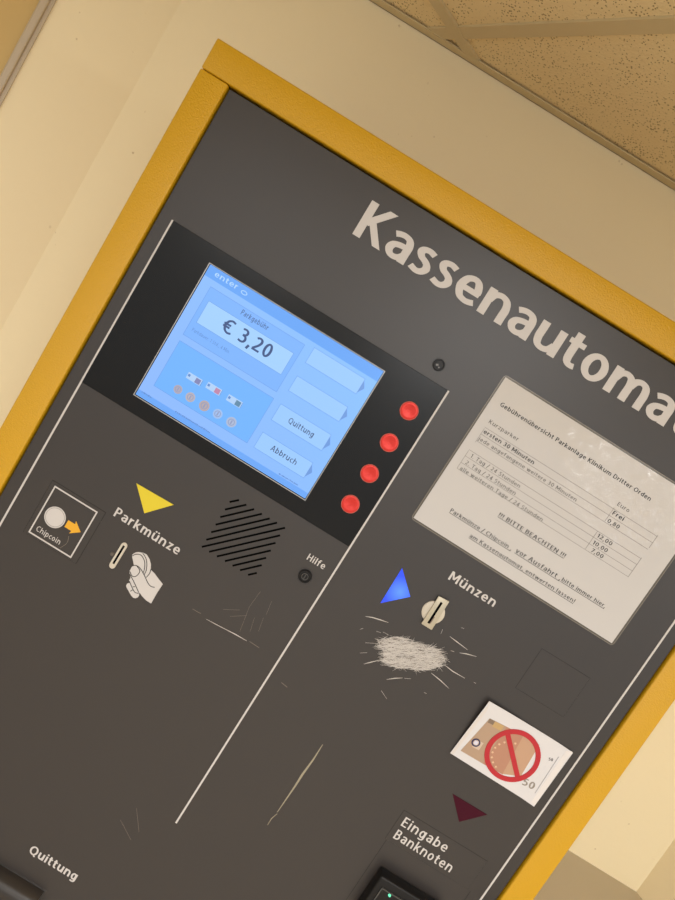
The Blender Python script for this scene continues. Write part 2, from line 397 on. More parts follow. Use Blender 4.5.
T1 = -0.0003                  # thickness of print
def stripe(x, z0, z1):
    bm = B(); add_box(bm, x - 0.0012, x + 0.0012, T1 * 2, 0.0, z0, z1); o = obj('stripe', bm, white, mach); o['label'] = 'thin white vertical line'
BZ1, BZ0 = 1.4737 + 0.1355, 1.4737 - 0.0975     # bezel top and foot
stripe(-0.3226, 0.55, BZ1); stripe(0.0787, at(176, 822.8)[1], BZ1); stripe(0.4745, 0.55, 1.4737 + 0.1)
text_px('heading_lettering', 'Kassenautomat', (352.1, 234.1), (663.5, 426.5), (371.5, 200.1), T1 * 2, 0, white, mach, off=0.172, fit='Kassenautoma', gap=0.085, label='large white letters reading Kassenautomat')

# display bezel and screen
bm = B(); add_box(bm, -0.3214, 0.0774, -0.0012, 0.0, BZ0, BZ1); bevel(bm, 0.0004, 1); obj('display_bezel', bm, glass, mach)
def emis(name, r, g, b, s=1.0):
    return mat(name, (0.0, 0.0, 0.0, 1), 0.3, emit=srgb(r, g, b), estr=s)
SX0, SX1 = -0.2546, -0.0025
SZ1, SZ0 = 1.4737 + 0.1137, 1.4737 - 0.0743
scr_m = emis('screen_blue', 132, 188, 255)
nt = scr_m.node_tree; N = nt.nodes; L = nt.links
tc = N.new('ShaderNodeTexCoord'); cr = N.new('ShaderNodeValToRGB')
cr.color_ramp.elements[0].color = srgb(140, 184, 255); cr.color_ramp.elements[1].color = srgb(128, 192, 255)
L.new(tc.outputs['Generated'], cr.inputs['Fac']); L.new(cr.outputs['Color'], bsdf(scr_m).inputs['Emission Color'])
lip = mat('screen_edge_reflection', (0.45, 0.43, 0.42), 0.3, 0.6)  # pale tone stands in for the reflection along the screen's inner edges
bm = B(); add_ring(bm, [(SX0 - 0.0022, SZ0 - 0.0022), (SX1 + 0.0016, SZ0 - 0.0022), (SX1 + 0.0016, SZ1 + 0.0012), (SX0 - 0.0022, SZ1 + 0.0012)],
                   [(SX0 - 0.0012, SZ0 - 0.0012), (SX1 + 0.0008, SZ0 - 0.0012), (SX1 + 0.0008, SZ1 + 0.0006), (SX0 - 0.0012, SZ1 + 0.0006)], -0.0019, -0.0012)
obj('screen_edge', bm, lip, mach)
bm = B(); add_box(bm, SX0, SX1, -0.0016, -0.0012, SZ0, SZ1); screen = obj('display_screen', bm, scr_m, mach); screen['label'] = 'lit blue screen showing the fee 3,20 euro'
Y0 = -0.0016
u_head = emis('ui_header_blue', 96, 162, 244); u_foot = emis('ui_footer_blue', 104, 166, 246)
u_group = emis('ui_group_blue', 122, 178, 252); u_low = emis('ui_lower_blue', 110, 178, 254)
u_pale = emis('ui_pale_blue', 160, 206, 255); u_tile = emis('ui_tile_blue', 152, 200, 255)
u_line = emis('ui_line_blue', 98, 150, 222); u_dark = emis('ui_dark_text', 52, 78, 128); u_ink = emis('ui_black_text', 50, 66, 104)
u_mid = emis('ui_mid_text', 92, 138, 206); u_logo = emis('ui_logo', 176, 214, 255); u_arrow = emis('ui_arrow', 106, 152, 220)
def ui_rect(name, x0, x1, z0, z1, M, k=1, line=None):
    if line:
        e = 0.0005
        bm = B(); add_ring(bm, [(x0 - e, z0 - e), (x1 + e, z0 - e), (x1 + e, z1 + e), (x0 - e, z1 + e)], [(x0, z0), (x1, z0), (x1, z1), (x0, z1)], Y0 - 0.0002 * k - 0.00005, Y0)
        obj('outline', bm, line, screen)
    bm = B(); add_box(bm, x0, x1, Y0 - 0.0002 * k, Y0, z0, z1); return obj(name, bm, M, screen)
def zx(*p): return at(*p)
hz = (at(208.4, 275.8)[1] + at(372.4, 380.2)[1]) / 2
ui_rect('header_band', SX0, SX1, hz, SZ1, u_head)
fz = at(143.3, 390.7)[1]
ui_rect('footer_band', SX0, SX1, SZ0, (fz + SZ0) / 2 + 0.0035, u_foot)
a = at(211.1, 287.2); b = at(276.6, 391.6); ui_rect('fee_group', a[0], b[0], b[1], a[1], u_group, 1, u_line)
a = at(209.3, 301.4); b = at(281.1, 374.4); ui_rect('fee_field', a[0], b[0], b[1], a[1], u_pale, 2, u_line)
a = at(180.3, 340.9); b = at(247.2, 442.6); ui_rect('payment_group', a[0], b[0], b[1], a[1], u_low, 1, u_line)
YT = Y0 - 0.0006
text_px('screen_lettering', 'enter', (214.2, 276.6), (237.0, 289.4), (216.6, 271.4), YT, Y0 - 0.0002, u_logo, screen, off=0.01)
c = at(244.4, 293.1); bm = B(); add_ring(bm, circ(*c, 0.0044, 32, 0.0026), circ(*c, 0.0034, 32, 0.0017), YT, Y0 - 0.0002); obj('screen_logo', bm, u_logo, screen)
text_px('screen_lettering', 'Parkgebühr', (240.4, 314.8), (267.5, 330.2), (243.2, 310), YT, Y0 - 0.0002, u_dark, screen)
text_px('screen_lettering', '€ 3,20', (219.5, 331.5), (269.0, 357.5), (226.3, 318.6), YT, Y0 - 0.0004, u_dark, screen, off=0.165, label='large dark blue fee figures')
text_px('screen_lettering', 'Parkdauer: 1 Std., 4 Min.', (191.7, 331.4), (229.6, 353.4), (193.6, 328.4), YT, Y0 - 0.0002, u_mid, screen)
text_px('screen_lettering', 'Quittung', (287.4, 422.9), (312.6, 436.9), (290.4, 417.6), YT, Y0 - 0.0004, u_ink, screen, off=0.006)
text_px('screen_lettering', 'Abbruch', (270.0, 450.2), (295.6, 464.5), (272.9, 445.0), YT, Y0 - 0.0004, u_ink, screen, off=0.006)
tw = at(367.2, 383.8)[0] - at(310.2, 355)[0]
for (l, t), (l2, b_), ar in (((314.7, 348), (305.6, 362.5), 1), ((297.3, 376), (289, 390.5), 1), ((281.1, 404), (271.8, 419.6), 1), ((263.2, 432.2), (254.2, 447), 1)):
    p = at(l, t); q = at(l2, b_); x0 = (p[0] + q[0]) / 2
    ui_rect('screen_key', x0, x0 + tw * 0.93, q[1], p[1], u_tile, 2, u_line)
    h = p[1] - q[1]
    bm = B(); add_prism(bm, [(x0 + tw * 0.93, q[1] + 0.06 * h), (x0 + tw, q[1] + 0.5 * h), (x0 + tw * 0.93, p[1] - 0.06 * h)], Y0 - 0.0005, Y0); obj('key_arrow', bm, u_arrow, screen)
# banknotes and coins shown on the screen
nw = emis('ui_note_white', 176, 208, 246)
for i, ((px, py), cl) in enumerate(zip(((194.9, 379.1), (214.4, 388.9), (234.9, 401.3)), ((128, 132, 180), (190, 132, 168), (92, 136, 168)))):
    x, z = at(px, py)
    bm = B(); add_box(bm, x - 0.0105, x + 0.0105, Y0 - 0.0004, Y0 - 0.0002, z - 0.0042, z + 0.0042); o = obj('banknote_icon', bm, nw, screen)
    bm = B(); add_box(bm, x + 0.0015, x + 0.0085, Y0 - 0.0006, Y0 - 0.0004, z - 0.0036, z + 0.003); o = obj('banknote_icon', bm, emis('ui_note_%d' % i, *cl), screen)
    bm = B(); add_box(bm, x + 0.0098, x + 0.0105, Y0 - 0.0006, Y0 - 0.0004, z - 0.004, z + 0.0042); add_box(bm, x - 0.0095, x - 0.0065, Y0 - 0.0006, Y0 - 0.0004, z - 0.001, z + 0.0022); obj('banknote_icon', bm, u_mid, screen)
for (px, py), r, cl in (((178.4, 389.4), 0.0056, (176, 168, 180)), ((190.8, 397.2), 0.0062, (184, 176, 184)), ((204.7, 405.8), 0.0068, (182, 166, 168)), ((218, 413.8), 0.0062, (158, 190, 236)), ((231.7, 422.1), 0.0066, (172, 186, 214))):
    c = at(px, py); bm = B(); add_prism(bm, circ(*c, r, 28), Y0 - 0.0005, Y0 - 0.0002); k = obj('coin_icon', bm, emis('ui_coin_%d_%d' % (cl[0], cl[2]), *cl), screen)
    bm = B(); add_ring(bm, circ(*c, r * 0.66, 28), circ(*c, r * 0.52, 28), Y0 - 0.0007, Y0 - 0.0005); add_box(bm, c[0] - r * .12, c[0] + r * .12, Y0 - 0.0007, Y0 - 0.0005, c[1] - r * .4, c[1] + r * .4); obj('coin_icon', bm, emis('ui_coin_mark', 140, 150, 190), screen)
rnd = random.Random(4)
for s0, s1 in (((142.3, 391.8), (151.0, 396.6)), ((175.5, 411.8), (211, 432.2)), ((279, 473.6), (298, 484.6))):
    bm = B(); p = at(*s0); q = at(*s1); x = p[0]; z = (p[1] + q[1]) / 2
    while x < q[0]:
        wd = rnd.uniform(0.0006, 0.0022); add_box(bm, x, x + wd, YT, Y0 - 0.0002, z - 0.0009, z + rnd.uniform(0.0004, 0.0012)); x += wd + rnd.uniform(0.0004, 0.0011)
    obj('status_text', bm, u_mid, screen)

# red push buttons beside the screen
red = mat('red_button_plastic', (0.60, 0.030, 0.022), 0.40, 0.3, spec=0.4)
nt = red.node_tree; N = nt.nodes; L = nt.links
bsdf(red).inputs['Anisotropic'].default_value = 0.75
tg = N.new('ShaderNodeTangent'); tg.direction_type = 'RADIAL'; tg.axis = 'Y'; L.new(tg.outputs['Tangent'], bsdf(red).inputs['Tangent'])
rim = mat('red_button_rim', (0.60, 0.14, 0.11), 0.35)
for px, py in ((409.0, 410.8), (389.2, 442.5), (369.6, 473.3), (350.4, 503.8)):
    c = at(px, py)
    bm = B(); add_lathe(bm, *c, [(0.0, -0.0026), (0.0035, -0.0030), (0.0075, -0.0035), (0.0103, -0.0039), (0.0108, -0.0036), (0.0108, -0.0012), (0.0, -0.0012)], 48)
    bt = obj('push_button', bm, red, mach, True); bt['label'] = 'round red push button'
    bm = B(); add_lathe(bm, *c, [(0.0108, -0.0030), (0.0115, -0.0034), (0.0119, -0.0028), (0.0119, -0.0012)], 48); obj('button_rim', bm, rim, bt, True)

# locks
blk = mat('black_plastic', (0.008, 0.007, 0.007), 0.4, spec=0.25)
chrome = mat('dull_chrome', (0.16, 0.15, 0.14), 0.45, 0.8)
def knob(name, px, py, r, label):
    c = at(px, py)
    bm = B(); add_lathe(bm, *c, [(0, -0.003), (r * 0.72, -0.003), (r * 0.78, -0.0042), (r * 0.95, -0.0042), (r, -0.003), (r, 0.0), (0, 0.0)], 36)
    o = obj(name, bm, blk, mach, True); o['label'] = label
    return c, o
c, o = knob('lock_barrel', 438.9, 364.9, 0.0075, 'round black lock barrel')
bm = B(); add_stroke(bm, [(c[0] - 0.0035, c[1] - 0.0022), (c[0] - 0.0008, c[1] - 0.0004)], 0.0022, -0.0036, -0.003); add_prism(bm, circ(c[0] + 0.0013, c[1] - 0.003, 0.001, 12), -0.0036, -0.003)
obj('key_slot', bm, chrome, o)
c, o = knob('help_button', 305.1, 576.0, 0.0088, 'round black button under the word Hilfe')
bm = B(); add_ring(bm, circ(*c, 0.0045, 24), circ(*c, 0.0037, 24), -0.0034, -0.003); add_box(bm, c[0] - 0.0006, c[0] + 0.0006, -0.0034, -0.003, c[1] - 0.0035, c[1] + 0.0035); obj('button_cap', bm, mat('black_cap', (0.05, 0.047, 0.045), 0.3), o)
text_px('lettering', 'Hilfe', (306.0, 559.6), (323.6, 569.0), (308.9, 553.4), T1, 0, white, mach, off=0.15, label='white letters reading Hilfe')

# loudspeaker slots
S = [((178, 99), (221, 90)), ((157, 133), (254, 111)), ((136, 167), (289, 131)), ((115, 201), (324, 152)), ((95, 235), (359, 173)), ((73, 269), (392, 192)),
     ((53, 301), (428, 215)), ((86, 323), (406, 249)), ((121, 344), (385, 283)), ((157, 365), (364, 317)), ((191, 386), (343, 350)), ((225, 406), (323, 383)), ((261, 427), (301, 418))]
slot_m = mat('slot_black', (0.002, 0.002, 0.002), 0.9, spec=0.05)
for p, q in S:
    bm = B(); add_stroke(bm, [at(190 + p[0] / 4.5, 480 + p[1] / 4.5), at(190 + q[0] / 4.5, 480 + q[1] / 4.5)], 0.0026, -0.0001, 0.0); obj('speaker_slot', bm, slot_m, mach)

# triangles
def tri(name, pts, M, label):
    bm = B(); add_prism(bm, [at(*p) for p in pts], -0.0006, 0.0); bevel(bm, 0.0002, 1); o = obj(name, bm, M, mach); o['label'] = label; return o
tri('pointer_lamp', [(136.4, 483.1), (144.4, 513.3), (173.9, 504.8)], mat('yellow_lens', (0.66, 0.52, 0.018), 0.4), 'yellow triangle above Parkmünze')
bl = mat('blue_lamp', (0.01, 0.03, 0.3), 0.3, emit=srgb(52, 104, 250), estr=1.0)
nt = bl.node_tree; N = nt.nodes; L = nt.links
tc = N.new('ShaderNodeTexCoord'); gr = N.new('ShaderNodeTexGradient'); gr.gradient_type = 'SPHERICAL'
mp = N.new('ShaderNodeMapping'); mp.inputs['Scale'].default_value = (48, 48, 48); mp.inputs['Location'].default_value = (-0.0, 0.0, 0.05)
cr = N.new('ShaderNodeValToRGB'); cr.color_ramp.elements[0].color = srgb(30, 66, 226); cr.color_ramp.elements[1].color = srgb(92, 150, 255)
L.new(tc.outputs['Object'], mp.inputs['Vector']); L.new(mp.outputs['Vector'], gr.inputs['Vector']); L.new(gr.outputs['Fac'], cr.inputs['Fac']); L.new(cr.outputs['Color'], bsdf(bl).inputs['Emission Color'])
tri('pointer_lamp', [(402.1, 567.8), (380.3, 603.1), (410.4, 596.7)], bl, 'lit blue triangle beside the coin slot')
tri('pointer_lamp', [(452.5, 793.5), (459.0, 821.8), (487.3, 814.6)], mat('dark_red_lens', (0.045, 0.001, 0.010), 0.4, spec=0.15), 'dark red unlit triangle above Eingabe Banknoten')

text_px('lettering', 'Parkmünze', (113.0, 515.9), (177.6, 554.6), (117.1, 506.9), T1, 0, white, mach, off=0.16, label='white letters reading Parkmünze')
text_px('lettering', 'Münzen', (448.0, 578.6), (492.9, 607.3), (453.1, 570.4), T1, 0, white, mach, off=0.165, label='white letters reading Münzen')
text_px('lettering', 'Quittung', (27.6, 853.4), (75.6, 879.6), (31.7, 845.4), T1, 0, white, mach, off=0.18, label='white letters reading Quittung')

# token slot and the hand that shows how to use it
cream_p = mat('cream_plastic', (0.55, 0.49, 0.40), 0.4)
def stadium(p, q, r, n=10):
    a, b = Vector(p), Vector(q); ang = math.atan2((b - a).y, (b - a).x); out = []
    for i in range(n + 1): t = ang - math.pi / 2 + math.pi * i / n; out.append((b.x + r * math.cos(t), b.y + r * math.sin(t)))
    for i in range(n + 1): t = ang + math.pi / 2 + math.pi * i / n; out.append((a.x + r * math.cos(t), a.y + r * math.sin(t)))
    return out
p, q = at(112.7, 565.3), at(124.6, 545.4)
bm = B(); add_prism(bm, stadium(p, q, 0.0041), -0.002, 0.0); bevel(bm, 0.0006, 2); ts = obj('token_slot', bm, cream_p, mach); ts['label'] = 'cream token slot under Parkmünze'
bm = B(); add_stroke(bm, [at(113.9, 563.3), at(124.6, 545.4)], 0.0028, -0.0022, -0.002); obj('slot_opening', bm, slot_m, ts)
c = at(112.2, 554); bm = B(); add_lathe(bm, *c, [(0, -0.0012), (0.0022, -0.001), (0.003, 0.0)], 20); obj('screw', bm, mat('dark_screw', (0.16, 0.14, 0.12), 0.4, 0.8), mach, True)
def H(l): return [at(105 + x / 9.643, 530 + y / 9.643) for x, y in l]
hand = [(262, 240), (280, 224), (300, 215), (325, 212), (345, 216), (372, 221), (402, 236), (430, 280), (443, 330), (442, 383), (480, 420), (520, 475), (558, 522), (500, 610), (445, 708), (400, 680), (360, 640), (332, 600),
        (328, 635), (315, 650), (295, 658), (272, 652), (252, 630), (235, 600), (212, 560), (204, 540), (213, 518), (237, 508), (233, 485), (247, 462), (238, 420), (240, 375), (255, 352), (280, 341), (272, 300), (264, 265)]
bm = B(); add_prism(bm, H(hand), T1, 0); hd = obj('hand_pictogram', bm, white, mach); hd['label'] = 'white hand holding a coin'
bm = B()
for l in ([(243, 400), (262, 442), (300, 445), (335, 405), (330, 375), (305, 345)], [(240, 385), (262, 348), (305, 342), (345, 375), (380, 435), (410, 500), (440, 540), (480, 552)],
          [(262, 250), (300, 233), (345, 240), (375, 280), (385, 330), (378, 390), (365, 415)], [(365, 224), (395, 270), (405, 330), (398, 390), (378, 432)], [(444, 375), (430, 420), (398, 457)],
          [(240, 425), (280, 500), (326, 602)], [(235, 490), (265, 560), (290, 600), (325, 610)], [(245, 590), (270, 575)], [(268, 548), (292, 545)]):
    add_stroke(bm, smooth_path(H(l), 5), 0.0009, T1 * 2, T1)
obj('pictogram_lines', bm, mat('pictogram_ink', (0.02, 0.018, 0.016), 0.6), hd)

# chipcoin plate
pc = [at(51.5, 481.3), at(105.6, 510.6), at(77.5, 563.0), at(23.6, 532.8)]
px0 = (pc[0][0] + pc[3][0]) / 2; px1 = (pc[1][0] + pc[2][0]) / 2; pz1 = (pc[0][1] + pc[1][1]) / 2; pz0 = (pc[2][1] + pc[3][1]) / 2
bm = B(); add_box(bm, px0 - 0.0005, px1 + 0.0005, -0.0001, 0.0, pz0 - 0.0005, pz1 + 0.0005); obj('plate_gap', bm, black, mach)
bm = B(); add_box(bm, px0, px1, -0.0004, 0.0, pz0, pz1); bevel(bm, 0.0002, 1); cp = obj('token_plate', bm, grey, mach); cp['label'] = 'square plate showing a white disc and a yellow arrow'
bc = [at(55.3, 486.9), at(97.3, 511.8), at(70.9, 557.2), at(29.3, 531.6)]
bx0 = (bc[0][0] + bc[3][0]) / 2; bx1 = (bc[1][0] + bc[2][0]) / 2; bz1 = (bc[0][1] + bc[1][1]) / 2; bz0 = (bc[2][1] + bc[3][1]) / 2
def frame_pts(e): return [(bx0 + e, bz0 + e), (bx1 - e, bz0 + e), (bx1 - e, bz1 - e), (bx0 + e, bz1 - e)]
bm = B(); add_ring(bm, frame_pts(-0.0009), frame_pts(0.0009), -0.0007, -0.0004); obj('border', bm, white, cp)
c = at(55.2, 517.3)
bm = B(); add_prism(bm, circ(*c, 0.0142, 48), -0.0006, -0.0004); obj('disc', bm, white, cp)
bm = B(); add_ring(bm, circ(*c, 0.0127, 48), circ(*c, 0.0122, 48), -0.0007, -0.0006); obj('disc_ring', bm, mat('grey_print', (0.22, 0.2, 0.18), 0.6), cp)
ax, az = at(66.5, 523.6); bx, bz = at(80.3, 531.5); az = (az + bz) / 2
bm = B(); hh = 0.0095; add_prism(bm, [(ax, az - .0052), (ax + (bx - ax) * .5, az - .0052), (ax + (bx - ax) * .45, az - hh), (bx + 0.001, az), (ax + (bx - ax) * .45, az + hh), (ax + (bx - ax) * .5, az + .0052), (ax, az + .0052)], -0.0007, -0.0004)
o = obj('arrow', bm, mat('orange_print', (0.72, 0.36, 0.015), 0.5), cp); o['label'] = 'orange yellow arrow'
text_px('lettering', 'Chipcoin', (35.6, 530.6), (59.4, 544.2), (38.2, 525.6), -0.0007, -0.0004, white, cp, off=0.13)

# coin slot
c = at(433.2, 612.2)
bm = B(); add_lathe(bm, *c, [(0, -0.002), (0.0135, -0.002), (0.0148, -0.0012), (0.0150, 0.0), (0, 0.0)], 40); cs = obj('coin_slot', bm, cream_p, mach, True); cs['label'] = 'cream coin slot beside the blue triangle'
rc = [at(*p) for p in ((438.4, 595.0), (449.0, 600.6), (431.4, 628.9), (420.9, 622.6))]
bm = B(); add_prism(bm, rc, -0.0046, -0.002); bevel(bm, 0.0006, 2); pl = obj('slot_plate', bm, mat('beige_metal', (0.46, 0.41, 0.31), 0.35, 0.3), cs, True)
bm = B(); add_stroke(bm, [at(441.3, 601.3), at(428.0, 622.0)], 0.0030, -0.0049, -0.0044); obj('slot_opening', bm, slot_m, cs)
bm = B(); add_stroke(bm, [at(434.0, 615.6), at(429.8, 622.0)], 0.0012, -0.0051, -0.0049); obj('slot_tooth', bm, mat('brown_metal', (0.2, 0.14, 0.11), 0.4, 0.5), cs)

# blank cover plate, label plate, note reader outline
def plate(name, quad, y=-0.0004, gap=0.0006, label=None):
    q = [at(*p) for p in quad]; x0 = (q[0][0] + q[3][0]) / 2; x1 = (q[1][0] + q[2][0]) / 2; z1 = (q[0][1] + q[1][1]) / 2; z0 = (q[2][1] + q[3][1]) / 2
    bm = B(); add_ring(bm, [(x0 - gap, z0 - gap), (x1 + gap, z0 - gap), (x1 + gap, z1 + gap), (x0 - gap, z1 + gap)], [(x0, z0), (x1, z0), (x1, z1), (x0, z1)], -0.0001, 0.0); obj('plate_gap', bm, black, mach)
    bm = B(); add_box(bm, x0, x1, y, 0.0, z0, z1); bevel(bm, 0.00025, 1); o = obj(name, bm, grey, mach)
    if label: o['label'] = label
    return o, (x0, x1, z0, z1)
plate('cover_plate', ((540.7, 649.0), (589.7, 677.0), (563.5, 718.0), (516.8, 687.2)), -0.0002, 0.0004, 'blank square cover plate')
lp, _ = plate('label_plate', ((402.0, 809.5), (485.5, 859.5), (470.5, 889.5), (386.4, 840.2)), -0.0003, 0.0003, 'small plate with the words Eingabe Banknoten')
text_px('lettering', 'Eingabe', (400.0, 825.6), (445.0, 851.5), (404.9, 816.6), -0.0006, -0.0003, white, lp, off=0.145)
text_px('lettering', 'Banknoten', (392.3, 838.0), (449.8, 871.6), (397.1, 829.0), -0.0006, -0.0003, white, lp, off=0.145)
g0 = at(386.2, 840.6); g1 = at(470.7, 890.6); gz = (g0[1] + g1[1]) / 2
bm = B(); add_box(bm, g0[0] - 0.0006, g0[0], -0.0001, 0.0, gz - 0.16, gz); obj('module_seam', bm, black, mach)
bm = B(); add_box(bm, g1[0], g1[0] + 0.0006, -0.0001, 0.0, gz - 0.16, gz); obj('module_seam', bm, black, mach)
# banknote reader
e = at(381.5, 874.9, -0.018)
bm = B(); add_box(bm, e[0], e[0] + 0.095, -0.020, 0.0, e[1] - 0.075, e[1]); bevel(bm, 0.003, 3); br = obj('banknote_reader', bm, blk, mach, True); br['label'] = 'black banknote reader with a green light'
bm = B(); add_ring(bm, [(e[0] + .008, e[1] - .067), (e[0] + .087, e[1] - .067), (e[0] + .087, e[1] - .012), (e[0] + .008, e[1] - .012)], [(e[0] + .0095, e[1] - .0655), (e[0] + .0855, e[1] - .0655), (e[0] + .0855, e[1] - .0135), (e[0] + .0095, e[1] - .0135)], -0.0222, -0.020)
obj('reader_rim', bm, mat('reader_rim_plastic', (0.05, 0.048, 0.045), 0.25), br)
bm = B(); add_box(bm, e[0] + .014, e[0] + .081, -0.0203, -0.0199, e[1] - .047, e[1] - .043); obj('note_slit', bm, slot_m, br)
c = at(389.6, 895.7, -0.021); bm = B(); add_lathe(bm, *c, [(0, -0.0222), (0.0014, -0.0218), (0.002, -0.020)], 20)
o = obj('status_light', bm, mat('green_led', (0.02, 0.3, 0.15), 0.3, emit=srgb(120, 240, 190), estr=1.1), br, True); o['label'] = 'glowing green light'
# receipt tray: rolled lip of dark smoked plastic at the lower left
tray_m = mat('dark_smoked_plastic', (0.03, 0.024, 0.020), 0.28, spec=0.3)
zt = (at(0, 864)[1] + at(40, 888.4)[1]) / 2; xr = at(43, 893)[0]; xl = -0.318
bm = B(); n = 14; prof = []
for i in range(n + 1):
    t = math.pi * i / n; prof.append((-0.022 * math.sin(t), zt - 0.021 + 0.021 * math.cos(t)))
prof += [(0.0, zt - 0.16)]
prof = prof[:n + 1]
k0 = [bm.verts.new((xl, y, z)) for y, z in prof]; k1 = [bm.verts.new((xr, y, z)) for y, z in prof]
bm.faces.new(k0); bm.faces.new(k1)
for i in range(len(prof) - 1): bm.faces.new((k0[i], k1[i], k1[i + 1], k0[i + 1]))
bm.faces.new((k0[-1], k1[-1], k1[0], k0[0]))
o = obj('receipt_tray', bm, tray_m, mach, True); o['label'] = 'glossy dark rolled lip of the receipt tray'
bm = B(); add_box(bm, xl - 0.002, xr + 0.003, -0.0006, 0.0, zt - 0.17, zt + 0.002); bevel(bm, 0.0002, 1); obj('tray_surround', bm, mat('tray_surround_black', (0.03, 0.027, 0.025), 0.35), mach)

# scratches
scr = mat('bare_scratch', srgb(192, 185, 178), 0.6); scr2 = mat('faint_scratch', srgb(120, 110, 98), 0.6)
rnd = random.Random(11)
def Q(x, y): return at(360 + x / 5.625, 600 + y / 5.625)
bm = B()
out = [(110, 225), (165, 212), (225, 205), (280, 222), (330, 245), (390, 258), (440, 270), (470, 310), (480, 345), (455, 370), (420, 385), (375, 398), (320, 398), (260, 385), (200, 380), (150, 365), (120, 330), (130, 290), (100, 260)]
ragged = []
for i in range(len(out)):
    a, b = Vector(out[i]), Vector(out[(i + 1) % len(out)])
    for j in range(4):
        p = a.lerp(b, j / 4); c0 = Vector((300, 305)); d = (p - c0).normalized()
        ragged.append(Q(*(p + d * rnd.uniform(-16, 6))))
add_prism(bm, ragged, -0.00005, 0.0); o = obj('worn_patch', bm, mat('worn_coating', srgb(112, 104, 97), 0.6), mach); o['label'] = 'worn grey ground of the scratched patch'
bm = B()
poly = [Vector(p) for p in out]
def inside(x, y):
    c = False; j = len(poly) - 1
    for i in range(len(poly)):
        a, b = poly[i], poly[j]
        if (a.y > y) != (b.y > y) and x < (b.x - a.x) * (y - a.y) / (b.y - a.y) + a.x: c = not c
        j = i
    return c
k = 0
while k < 900:
    x = rnd.uniform(95, 490); y = rnd.uniform(205, 398)
    if not inside(x, y): continue
    k += 1
    ln = rnd.uniform(25, 95); u = rnd.random()
    an = rnd.gauss(0.06, 0.16) if u < 0.72 else (rnd.gauss(0.75, 0.25) if u < 0.85 else rnd.gauss(-0.5, 0.3))
    bow = rnd.uniform(-4, 4)
    p = Q(x - ln / 2 * math.cos(an), y - ln / 2 * math.sin(an)); q = Q(x + bow * math.sin(an), y + bow); s_ = Q(x + ln / 2 * math.cos(an), y + ln / 2 * math.sin(an))
    add_stroke(bm, [p, q, s_], [0.0001, rnd.uniform(0.0002, 0.00065), 0.0001], -0.00008 - 0.0000003 * k, 0.0)
for l in ([(30, 92), (70, 98), (110, 110), (160, 127)], [(92, 175), (118, 184)], [(130, 180), (160, 196)], [(505, 205), (545, 235), (605, 280)], [(560, 297), (600, 303), (655, 318)], [(465, 165), (455, 190)], [(510, 285), (530, 290)],
          [(150, 447), (195, 440), (240, 438)], [(400, 410), (450, 450), (500, 497)], [(470, 360), (520, 400), (590, 440)], [(30, 240), (100, 245)], [(20, 360), (60, 350), (110, 338)], [(0, 298), (40, 296)], [(250, 440), (285, 443)],
          [(360, 520), (375, 527)], [(120, 510), (150, 555)], [(570, 155), (585, 162)], [(640, 462), (652, 470)], [(0, 165), (18, 158)]):
    pts = [Q(*p) for p in l]; wd = [0.0011] * len(pts); wd[0] = wd[-1] = 0.0003
    add_stroke(bm, pts, wd, -0.0002, 0.0)
o = obj('scratch_patch', bm, scr, mach); o['label'] = 'pale patch scratched bare below the coin slot'
def Z(x, y): return at(180 + x / 3.6, 590 + y / 3.6)
long_m = mat('long_scratch', srgb(150, 140, 118), 0.6)
def scratch(pts, wd, M, y=-0.0001, label=None):
    bm = B(); add_stroke(bm, pts, wd, y, 0.0); o = obj('scratch', bm, M, mach)
    if label: o['label'] = label
scratch([Z(45, 68), Z(75, 85)], .0005, scr2)
scratch([Z(*p) for p in ((95, 105), (130, 124), (165, 142), (200, 160), (240, 183))], [.0003, .0008, .0006, .0012, .0004], scr)
scratch([Z(250, 185), Z(285, 208)], .0005, scr2)
scratch([Z(365, 333), Z(386, 350)], .0007, scr2)
scratch([Z(*p) for p in ((514, 556), (480, 610), (440, 665), (415, 705), (350, 800))], [.0008, .0020, .0028, .0022, .0008], long_m, label='long pale scratch low on the panel')
scratch([Z(*p) for p in ((350, 805), (330, 822), (315, 846))], [.0006, .0010, .0006], long_m)
for l in ([(290, 5), (250, 60), (215, 150)], [(268, 100), (252, 150)], [(300, 100), (283, 148)], [(330, 40), (310, 90)], [(155, 70), (215, 72)], [(180, 95), (240, 92)]):
    scratch([Z(*p) for p in l], .00025, scr2)
for l in ([(120.5, 820), (131, 840)], [(136.5, 808), (139, 832)], [(101.5, 521.5), (93.5, 526)]):
    scratch([at(*p) for p in l], .00035, scr2)
scratch(smooth_path([at(69, 536), at(67, 543), at(60, 548)]), .0005, scr2, -0.0006)

# ------------------------------------------------------------------ laminated price notice
sg = at(504.8, 374.1); sb = at(410.4, 518.2); sr = at(612.2, 645.9)
hx = Vector((sr[0] - sb[0], sr[1] - sb[1])); Wd = hx.length; hx.normalize(); vx = Vector((-hx.y, hx.x))
Ht = (Vector(sg) - Vector(sb)).dot(vx); O0 = Vector(sb)
YS = -0.0002
note = thing('price_notice', 'white laminated price sheet of parking fees stuck on the dark grey machine front', 'notice', (O0.x + Wd / 2, YS, O0.y + Ht / 2))
def sp(u, v): q = O0 + hx * u + vx * v; return (q.x, q.y)
def rrect(u0, u1, v0, v1, r, n=6):
    out = []
    for cx, cy, a0 in ((u1 - r, v1 - r, 0), (u0 + r, v1 - r, 90), (u0 + r, v0 + r, 180), (u1 - r, v0 + r, 270)):
        for i in range(n + 1):
            t = math.radians(a0 + 90 * i / n); out.append(sp(cx + r * math.cos(t), cy + r * math.sin(t)))
    return out
film = mat('laminate_film', srgb(92, 86, 77), 0.2)
paper = mat('laminated_paper', srgb(192, 187, 183), 0.5, spec=0.2, coat=1.0, coat_rough=0.04)
nt = paper.node_tree; N = nt.nodes; L = nt.links
